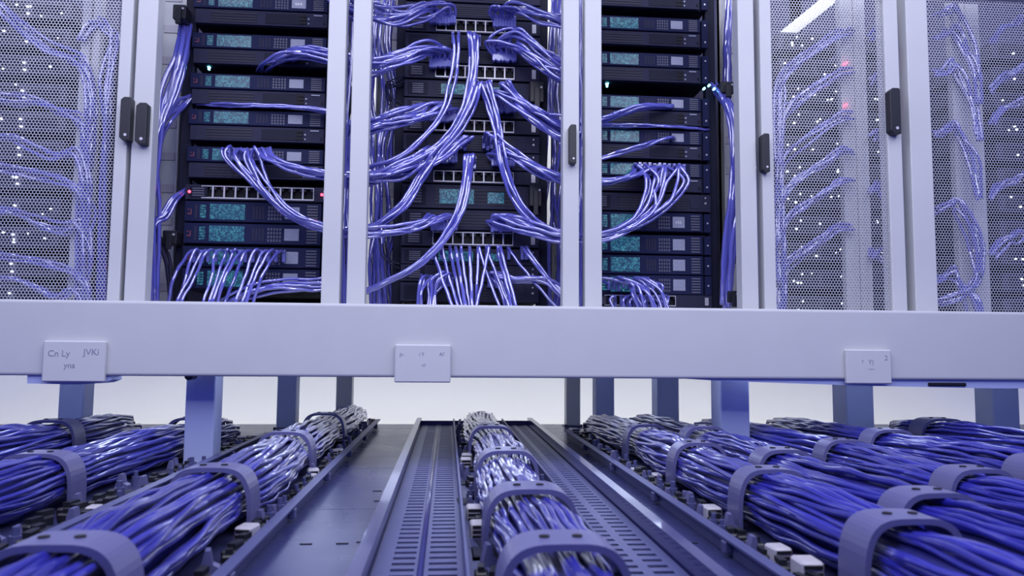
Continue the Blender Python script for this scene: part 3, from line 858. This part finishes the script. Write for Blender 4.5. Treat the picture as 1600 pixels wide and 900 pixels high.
# centre switches, left-hand bundles (running behind the cabinet stiles)
def left_arm(word, y0, n, mids, seed):
    arm('blue cable of %s bundle left of center switch ports' % word, '%s bundle left of the center switches' % word,
        [(692, y0 + 24, 2.575, 0.045, 0.003), (690, y0 + 6, 2.545, 0.050, 0.008)] + mids, n, 0.0056, seed, (True, False))
left_arm('topmost', 6, 9, [(664, 18, 2.50, 0.020, 0.028), (625, 26, 2.48, 0.014, 0.030), (585, 24, 2.47, 0.012, 0.036), (540, 10, 2.48, 0.012, 0.03), (500, -30, 2.55, 0.02, 0.03)], 1)
left_arm('second', 74, 11, [(662, 80, 2.50, 0.020, 0.030), (622, 92, 2.47, 0.014, 0.030), (580, 100, 2.46, 0.012, 0.028), (540, 92, 2.50, 0.012, 0.02), (470, 82, 2.55, 0.03, 0.02), (420, 108, 2.66, 0.04, 0.01)], 2)
left_arm('third', 158, 11, [(664, 172, 2.50, 0.022, 0.032), (625, 184, 2.47, 0.014, 0.026), (578, 196, 2.46, 0.012, 0.022), (545, 215, 2.48, 0.012, 0.03), (556, 330, 2.52, 0.02, 0.03), (556, 470, 2.55, 0.02, 0.02)], 3)
arm('blue cable, fourth bundle left of center ports, to left server', 'fourth bundle left of the center switches',
    [(694, 246, 2.575, 0.045, 0.003), (690, 230, 2.545, 0.05, 0.010), (664, 244, 2.50, 0.020, 0.030), (625, 262, 2.47, 0.014, 0.026), (575, 274, 2.45, 0.012, 0.018), (510, 273, 2.46, 0.010, 0.014), (458, 263, 2.48, 0.012, 0.012),
     (424, 248, 2.51, 0.018, 0.008), (412, 233, 2.55, 0.026, 0.003), (410, 243, 2.598, 0.026, 0.002)], 9, 0.0056, 4, (True, True))
arm('blue cable, fifth bundle left of center ports, to left server', 'fifth bundle left of the center switches',
    [(694, 352, 2.575, 0.045, 0.003), (688, 338, 2.545, 0.05, 0.010), (660, 350, 2.50, 0.020, 0.022), (615, 361, 2.47, 0.012, 0.022), (560, 363, 2.45, 0.012, 0.018), (502, 353, 2.46, 0.010, 0.016), (450, 332, 2.48, 0.012, 0.012),
     (408, 290, 2.50, 0.028, 0.008), (380, 248, 2.52, 0.050, 0.004), (377, 231, 2.55, 0.056, 0.002), (382, 243, 2.598, 0.056, 0.002)], 9, 0.0056, 5, (True, True))
# centre switches, right-hand bundles
def right_arm(word, y0, n, mids, seed):
    arm('blue cable of %s bundle right of center switch ports' % word, '%s bundle right of the center switches' % word,
        [(788, y0 + 26, 2.575, 0.040, 0.003), (784, y0 + 6, 2.545, 0.046, 0.008)] + mids, n, 0.0056, seed, (True, False))
right_arm('topmost', 10, 8, [(808, 14, 2.50, 0.022, 0.020), (840, 24, 2.48, 0.012, 0.026), (880, 38, 2.47, 0.012, 0.034), (905, 60, 2.5, 0.01, 0.03), (898, 200, 2.55, 0.015, 0.03), (896, 470, 2.58, 0.02, 0.02)], 11)
right_arm('second', 62, 13, [(806, 64, 2.51, 0.022, 0.038), (836, 84, 2.48, 0.012, 0.036), (875, 108, 2.47, 0.012, 0.042), (908, 130, 2.5, 0.01, 0.03), (900, 260, 2.55, 0.015, 0.03), (898, 470, 2.58, 0.02, 0.02)], 12)
right_arm('third', 142, 9, [(806, 160, 2.50, 0.022, 0.022), (840, 182, 2.48, 0.012, 0.026), (880, 204, 2.47, 0.012, 0.036), (912, 200, 2.48, 0.01, 0.02), (945, 187, 2.50, 0.012, 0.008), (1000, 168, 2.53, 0.012, 0.006), (1050, 166, 2.59, 0.006, 0.004)], 13)
arm('blue cable, fourth bundle right of center ports, to right server', 'fourth bundle right of the center switches',
    [(786, 252, 2.575, 0.040, 0.003), (784, 238, 2.545, 0.046, 0.008), (808, 248, 2.50, 0.022, 0.026), (842, 266, 2.48, 0.012, 0.026), (882, 280, 2.47, 0.012, 0.020), (940, 283, 2.48, 0.012, 0.012), (985, 276, 2.50, 0.016, 0.010), (1010, 262, 2.55, 0.05, 0.004), (1018, 268, 2.598, 0.06, 0.002)], 8, 0.0056, 14, (True, True))
arm('blue cable, fifth bundle right of center ports, to right server', 'fifth bundle right of the center switches',
    [(786, 354, 2.575, 0.040, 0.003), (784, 340, 2.545, 0.046, 0.008), (810, 348, 2.50, 0.022, 0.024), (845, 360, 2.48, 0.012, 0.024), (885, 371, 2.46, 0.012, 0.016), (935, 371, 2.46, 0.012, 0.014), (985, 352, 2.47, 0.016, 0.016),
     (1022, 322, 2.49, 0.040, 0.012), (1038, 284, 2.51, 0.080, 0.005), (1034, 260, 2.54, 0.092, 0.002), (1030, 266, 2.598, 0.096, 0.002)], 11, 0.0056, 15, (True, True))
# strands hanging down over the centre switches
def strand(label, pts, n=3, r=0.0056, seed=0, sx=0.020):
    ctrl = [(a, b, 2.585 if i == 0 else 2.50 if 0 < i < len(pts) - 1 else 2.47, sx if i < 2 else sx * 0.8, 0.004) for i, (a, b) in enumerate(pts)]
    arm(label, label, ctrl, n, r, seed, (True, False), wob=0.2, yj=0.012)
strand('blue strand hanging from second center panel, bending left', [(742, 66), (738, 54), (740, 90), (737, 130), (722, 180), (690, 225), (640, 252), (578, 280), (548, 330), (552, 470)], 4, seed=21)
strand('blue strand crossing the third center panel down to the left', [(748, 138), (746, 128), (735, 165), (712, 205), (682, 240), (655, 280), (630, 320), (590, 350), (552, 372), (553, 470)], 4, seed=22)
strand('long blue strand sweeping from the fourth panel to the lower left', [(735, 256), (733, 243), (728, 280), (718, 330), (690, 378), (650, 415), (600, 442), (548, 466), (520, 480)], 5, seed=23, sx=0.018)
strand('blue strand from the fourth panel curving left above the fourth bundle', [(720, 226), (732, 214), (720, 222), (690, 246), (655, 262), (610, 276), (570, 288), (548, 300), (552, 470)], 3, seed=24)
strand('blue strand falling straight down right of center', [(760, 138), (757, 129), (768, 165), (778, 205), (784, 250), (800, 300), (826, 340), (868, 366), (898, 385), (900, 470)], 4, seed=25)
strand('blue strand arching from the third module to the right', [(790, 138), (788, 129), (806, 150), (832, 176), (872, 205), (900, 232), (900, 330), (902, 470)], 4, seed=26)
strand('blue strand slanting right from below the third panel', [(762, 226), (766, 210), (780, 222), (806, 240), (840, 262), (878, 276), (902, 290), (900, 470)], 3, seed=27)
strand('thin blue strand dropping left of the port column', [(712, 60), (713, 54), (712, 90), (706, 130), (690, 180), (655, 222), (620, 248), (576, 262), (550, 280), (553, 470)], 2, seed=28)
# fan hanging from the lowest centre panel
fan = [(676, 706), (690, 716), (703, 722), (712, 727), (720, 734), (734, 738), (747, 744), (748, 780), (760, 795), (764, 745), (778, 800), (782, 806), (795, 868), (816, 890), (822, 896)]
for i, (a, b) in enumerate(fan):
    arm('%s blue cable from the left, fanning down below the lowest center panel' % ORD[i], 'fan of cables below the lowest center panel',
        [(a, 398, 2.59, 0, 0), (a, 386, 2.56, 0, 0), (a + (b - a) * 0.12, 400, 2.53, 0.003, 0), (a + (b - a) * 0.55, 440, 2.50, 0.004, 0), (b, 478, 2.47, 0.004, 0), (b + (b - a) * 0.1, 492, 2.46, 0, 0)], 1, 0.0055, 40 + i, (True, False))
arm('blue cable, short loop low at left of center rack', 'short low left loops in center rack',
    [(690, 442, 2.59, 0.04, 0.006), (684, 430, 2.54, 0.05, 0.008), (672, 440, 2.52, 0.04, 0.008), (668, 460, 2.50, 0.04, 0.006), (668, 490, 2.50, 0.045, 0.004)], 8, 0.0054, 61, (True, False))
arm('blue cable, low loop at right of center rack', 'low right loops in center rack',
    [(776, 442, 2.59, 0.03, 0.006), (775, 430, 2.54, 0.03, 0.008), (800, 438, 2.52, 0.03, 0.010), (850, 440, 2.50, 0.02, 0.012), (885, 465, 2.48, 0.02, 0.01), (905, 490, 2.48, 0.02, 0.004)], 7, 0.0054, 62, (True, False))
arm('blue cable, lower right drop of center rack', 'lower right drops in center rack',
    [(775, 436, 2.58, 0.02, 0.006), (772, 428, 2.54, 0.02, 0.006), (782, 446, 2.52, 0.02, 0.006), (792, 470, 2.51, 0.02, 0.004), (798, 492, 2.50, 0.02, 0.004)], 4, 0.0054, 63, (True, False))
# left rack bottom fan
fl_ = [(296, 263), (306, 276), (318, 281), (330, 288), (344, 322), (354, 330), (366, 335), (376, 342), (388, 350), (400, 372), (412, 380), (424, 386), (436, 396)]
for i, (a, b) in enumerate(fl_):
    arm('%s blue cable from the left, fanning down from ninth device of left rack' % ORD[i], 'fan of cables low in the left rack',
        [(a + 8, 402, 2.595, 0, 0), (a + 4, 391, 2.56, 0, 0), (a - 6, 398, 2.53, 0.004, 0), (a + (b - a) * 0.6, 432, 2.50, 0.004, 0), (b, 470, 2.48, 0.004, 0), (b - 6, 490, 2.48, 0, 0)], 1, 0.0050, 80 + i, (True, False))
arm('blue cable in the flat sweep above the beam, low in the left rack', 'flat sweep low in the left rack',
    [(352, 474, 2.52, 0.02, 0.008), (395, 456, 2.50, 0.02, 0.014), (440, 446, 2.48, 0.02, 0.018), (500, 447, 2.47, 0.02, 0.022), (540, 444, 2.48, 0.015, 0.022), (556, 470, 2.5, 0.01, 0.01)], 8, 0.0052, 95)
# cables in the gaps of the left rack
arm('blue cable curving out of the gap under the second left server', 'cables from the gap under the second left server',
    [(412, 112, 2.64, 0.03, 0.003), (424, 100, 2.57, 0.03, 0.006), (455, 87, 2.54, 0.02, 0.008), (512, 84, 2.52, 0.01, 0.008), (548, 90, 2.52, 0.01, 0.008), (556, 120, 2.55, 0.01, 0.01)], 4, 0.0052, 96)
arm('blue cable lying in the gap under the third left server', 'cables in the gap under the third left server',
    [(308, 162, 2.62, 0.01, 0.003), (360, 164, 2.59, 0.01, 0.004), (440, 168, 2.58, 0.01, 0.004), (520, 176, 2.56, 0.01, 0.004), (552, 200, 2.56, 0.01, 0.004)], 3, 0.005, 97)
arm('blue cable in the pair plugged into the fifth right server', 'pair plugged into the fifth right server',
    [(1054, 216, 2.597, 0.004, 0.006), (1042, 216, 2.56, 0.004, 0.006), (1000, 228, 2.52, 0.01, 0.006), (940, 246, 2.50, 0.01, 0.006), (910, 256, 2.52, 0.01, 0.006), (902, 330, 2.55, 0.01, 0.006)], 2, 0.0052, 98)
arm('blue cable lying in the gap under the fourth right server', 'cables in the gap under the fourth right server',
    [(1106, 203, 2.62, 0.01, 0.002), (1050, 200, 2.59, 0.01, 0.003), (980, 197, 2.58, 0.01, 0.003), (905, 196, 2.56, 0.01, 0.003)], 2, 0.005, 99)
arm('blue cable in the tangle low at the left of the right rack', 'tangle low in the right rack',
    [(985, 446, 2.597, 0.085, 0.008), (980, 436, 2.55, 0.085, 0.008), (1000, 444, 2.52, 0.06, 0.010), (1018, 462, 2.50, 0.06, 0.008), (1028, 494, 2.50, 0.06, 0.004)], 10, 0.005, 100, (True, False))
arm('blue cable from the bottom patch panel of the right rack', 'cables from the bottom patch panel of the right rack',
    [(1000, 472, 2.597, 0.10, 0.003), (1000, 463, 2.56, 0.10, 0.004), (1004, 470, 2.53, 0.10, 0.004), (1008, 494, 2.52, 0.10, 0.004)], 9, 0.005, 101, (True, False))

# vertical runs beside the racks
arm('thick blue cables in the vertical run left of the left rack', 'vertical run left of the left rack',
    [(290, 40, 2.62, 0.02, 0.01), (283, 90, 2.56, 0.014, 0.01), (266, 150, 2.53, 0.022, 0.02), (250, 205, 2.51, 0.020, 0.02), (241, 270, 2.51, 0.014, 0.02), (238, 340, 2.52, 0.016, 0.02), (236, 480, 2.54, 0.02, 0.02)], 8, 0.0075, 110, wob=0.5, tied=True)
arm('blue cable joining the left run from the third left server', 'cables joining the left run from the third left server',
    [(298, 150, 2.62, 0.008, 0.01), (280, 162, 2.58, 0.01, 0.01), (262, 185, 2.54, 0.014, 0.012), (244, 210, 2.52, 0.014, 0.012), (236, 260, 2.52, 0.01, 0.012)], 4, 0.006, 111)
arm('blue cable joining the left run from the patch panel with red lamps', 'cables joining the left run from the red-lamp panel',
    [(290, 298, 2.62, 0.006, 0.01), (275, 312, 2.58, 0.008, 0.01), (255, 340, 2.54, 0.012, 0.012), (238, 362, 2.53, 0.012, 0.012), (232, 470, 2.53, 0.01, 0.012)], 4, 0.006, 112)
arm('thick blue cables in the vertical run right of the right rack', 'vertical run right of the right rack',
    [(1112, 132, 2.64, 0.014, 0.01), (1126, 150, 2.58, 0.014, 0.01), (1142, 185, 2.54, 0.016, 0.01), (1148, 240, 2.52, 0.018, 0.01), (1146, 310, 2.52, 0.020, 0.01), (1138, 385, 2.54, 0.016, 0.01), (1134, 480, 2.56, 0.016, 0.01)], 8, 0.0075, 113, wob=0.5, tied=True)
arm('pale cable hose in the vertical run beside the top right servers', 'pale hose beside the top right servers',
    [(1142, -30, 2.66, 0.006, 0.01), (1136, 60, 2.66, 0.012, 0.01), (1138, 110, 2.66, 0.014, 0.01), (1136, 150, 2.66, 0.01, 0.01)], 3, 0.009, 114)
arm('blue cables in the vertical column left of the center rack', 'vertical column left of the center rack',
    [(606, -40, 2.70, 0.045, 0.01), (596, 60, 2.66, 0.040, 0.01), (600, 150, 2.66, 0.045, 0.01), (594, 230, 2.66, 0.035, 0.01), (602, 320, 2.66, 0.045, 0.01), (598, 400, 2.66, 0.040, 0.01), (600, 490, 2.66, 0.045, 0.01)], 12, 0.0055, 115, wob=0.6, tied=True)
arm('blue cables in the vertical column right of the center rack', 'vertical column right of the center rack',
    [(872, -40, 2.70, 0.03, 0.01), (868, 60, 2.68, 0.03, 0.01), (866, 150, 2.68, 0.03, 0.01), (870, 230, 2.68, 0.03, 0.01), (866, 320, 2.68, 0.03, 0.01), (868, 400, 2.68, 0.03, 0.01), (866, 490, 2.68, 0.03, 0.01)], 8, 0.0055, 116, wob=0.6, tied=True)
arm('thin black wire looping beside the center rack, left side', 'black wires left of the center rack',
    [(640, 120, 2.62, 0.01, 0.03), (615, 134, 2.60, 0.01, 0.02), (606, 134, 2.60, 0.01, 0.01), (612, 160, 2.60, 0.01, 0.02), (632, 176, 2.62, 0.01, 0.03)], 6, 0.0022, 117, material='wire', nm='black_wire')
arm('thin black wire curling low beside the center rack, left side', 'low black wires left of the center rack',
    [(600, 380, 2.60, 0.02, 0.02), (604, 405, 2.60, 0.02, 0.02), (622, 416, 2.60, 0.02, 0.02), (640, 418, 2.62, 0.02, 0.02)], 4, 0.0022, 118, material='wire', nm='black_wire')
arm('thin black wire looping beside the center rack, right side', 'black wires right of the center rack',
    [(842, 395, 2.62, 0.01, 0.02), (850, 378, 2.60, 0.01, 0.01), (866, 372, 2.60, 0.01, 0.01), (880, 368, 2.60, 0.01, 0.02)], 3, 0.0022, 119, material='wire', nm='black_wire')
arm('black power lead running down beside the left rack', 'black power leads beside the left rack',
    [(235, 300, 2.58, 0.004, 0.01), (240, 340, 2.56, 0.004, 0.01), (250, 372, 2.57, 0.004, 0.01), (262, 410, 2.58, 0.004, 0.01), (268, 480, 2.60, 0.004, 0.01)], 2, 0.006, 120, material='wire', nm='power_lead')
# slack cables showing in the narrow slits between neighbouring cabinets
for (x, w_, sd, lab) in ((535, 'second', 130, 'left and center'), (909, 'third', 131, 'center and right'), (1190, 'fourth', 132, 'right rack and mesh'), (190, 'first', 133, 'far left and left')):
    arm('blue cables in the slit between the %s cabinets' % lab, 'cables in the slit between the %s cabinets' % lab,
        [(x + 2 + (x < 800) * 10, -40, 2.50, 0.012, 0.01), (x + (x < 800) * 8, 80, 2.46, 0.012, 0.01), (x + 2 + (x < 800) * 5, 180, 2.46, 0.014, 0.01), (x + (x < 800) * 3, 280, 2.46, 0.012, 0.01), (x + 1, 380, 2.46, 0.014, 0.01), (x, 490, 2.46, 0.012, 0.01)], 5, 0.0052, sd, wob=0.8, tied=True)

# cables behind the mesh doors
def mesh_arm(label, pts, n, seed, r=0.0055, s=0.014, Y=2.50):
    arm(label, label, [(a, b, Y + 0.02 * math.sin(i), s, s) for i, (a, b) in enumerate(pts)], n, r, seed, wob=0.6, tied=True)
mesh_arm('blue cables dropping from the top corner behind the far left mesh', [(-20, -5), (30, 40), (75, 75), (112, 88), (132, 110), (142, 160), (136, 230), (130, 320), (126, 480)], 6, 200)
for i, y in enumerate((150, 225, 262, 335, 395, 442)):
    mesh_arm('blue cables in the %s sagging run behind the far left mesh' % ORD[i], [(-40, y - 6), (20, y + 6 * (-1) ** i), (60, y + 10), (95, y + 22), (122, y + 34 - 20 * (i % 2)), (136, y + 60), (132, y + 110)], 5, 201 + i)
mesh_arm('blue cables loop beside the inner post behind the far left mesh', [(128, 60), (150, 35), (168, 45), (176, 60), (170, 120), (165, 200), (160, 300), (158, 480)], 5, 210)
for i, y in enumerate((70, 128, 196, 255, 300, 372)):
    mesh_arm('blue cables in the %s rising run behind the narrow right mesh' % ORD[i], [(1216, y + 190), (1218, y + 90), (1224, y + 52), (1250, y + 26), (1285, y + 4), (1312, y - 14), (1330, y - 16)], 5, 220 + i)
for i, y in enumerate((60, 130, 215, 300, 400)):
    mesh_arm('blue cables in the %s short run right of the inner post' % ORD[i], [(1362, y), (1372, y - 10), (1382, y + 8), (1392, y - 4), (1404, y + 30), (1406, y + 90)], 4, 230 + i)
for i, y in enumerate((18, 52, 105, 200, 320, 430)):
    mesh_arm('blue cables in the %s short run left of the far right post' % ORD[i], [(1462, y + 8), (1476, y + 4), (1488, y - 6), (1500, y + 10), (1520, y + 50), (1530, y + 110)], 5, 240 + i, Y=2.46)
for i, y in enumerate((36, 110, 160, 280, 370)):
    mesh_arm('blue cables in the %s run at the right edge behind far right mesh' % ORD[i], [(1550, y + 30), (1565, y + 10), (1582, y + 4), (1600, y - 8), (1625, y + 10), (1660, y + 60)], 5, 250 + i)
mesh_arm('long blue cables hanging in front of the far right inner post', [(1512, 330), (1522, 350), (1530, 380), (1531, 420), (1518, 450), (1490, 465), (1466, 474)], 5, 260, Y=2.46)

# ------------------------------------------------------------------ small things beside the racks
def clip(label, px, py, Y, wd, ht, teal=False):
    p = P(px, py, Y)
    t = thing('black_bracket', label, 'bracket', p)
    mb = MB(); mb.box(-wd / 2, wd / 2, -0.02, 0.04, -ht / 2, ht / 2, 0.003); b = mb.build('body', M['black'], t)
    mb = MB(); mb.box(-wd * 0.2, wd * 0.2, -0.03, -0.02, -ht * 0.9, ht * 0.2, 0.002); mb.build('tongue', M['black'], t)
    mb = MB(); mb.cyl((wd * 0.3, ht * 0.2), 'y', 0.004, -0.023, -0.019, 8); mb.build('screw', M['portmetal'], b)
    if teal:
        for k in range(3):
            mb = MB(); mb.cyl((-wd * 0.9 - 0.018 * k, 0.012 * (k % 2) - 0.004), 'y', 0.0042, -0.012, 0.0, 8); mb.build('teal_led', M['tealled'], t)
clip('black bracket clamping cables at the top left of the left rack', 283, 22, 2.58, 0.042, 0.05)
clip('black bracket at the bottom left of the left rack', 268, 372, 2.58, 0.045, 0.045)
clip('black bracket with teal lamps beside the third right server', 1134, 139, 2.58, 0.05, 0.042, True)
clip('black bracket at the lower right of the right rack', 1141, 398, 2.58, 0.042, 0.04)
clip('black bracket standing on the deck right of the right rack', 1143, 464, 2.56, 0.04, 0.04)
clip('black power module with connectors beside the second center panel', 838, 146, 2.59, 0.050, 0.075)
clip('black power module with connectors beside the fourth center panel', 836, 306, 2.59, 0.044, 0.080)
for (px, py, lab) in ((329, 36, 'under the first left server'), (326, 103, 'under the second left server'), (949, 130, 'under the third right server')):
    p = P(px, py, 2.63)
    mb = MB(); mb.cyl((0, 0), 'y', 0.0055, 0, 0.01, 10); mb.box(-0.003, 0.003, 0.0, 0.01, -0.012, 0.0)
    tag(mb.build('status_lamp', M['tealled'], None, loc=p), 'small teal status lamp in the gap ' + lab, 'lamp')
for (px, lab) in ((1212, 'left'), (1229, 'right')):
    p = P(px, 894, 1.16)
    mb = MB(); mb.cyl((0, 0), 'y', 0.0035, -0.004, 0.004, 10); mb.box(-0.004, 0.004, 0.0, 0.012, -p.z + 0.0005, -0.002)
    tag(mb.build('status_lamp', M['tealled'], None, loc=p), '%s one of two small cyan lamps at the foot of the right tray' % lab, 'lamp')
p = P(193.5, 417, 2.5)
mb = MB(); mb.cyl((0, 0), 'y', 0.005, 0, 0.01, 10)
tag(mb.build('status_lamp', M['red'], None, loc=p), 'small red status lamp in the slit left of the left rack', 'lamp')
print('cables', NC[0], 'objects', len(bpy.data.objects), 'tris', sum(len(m.polygons) for m in bpy.data.meshes))
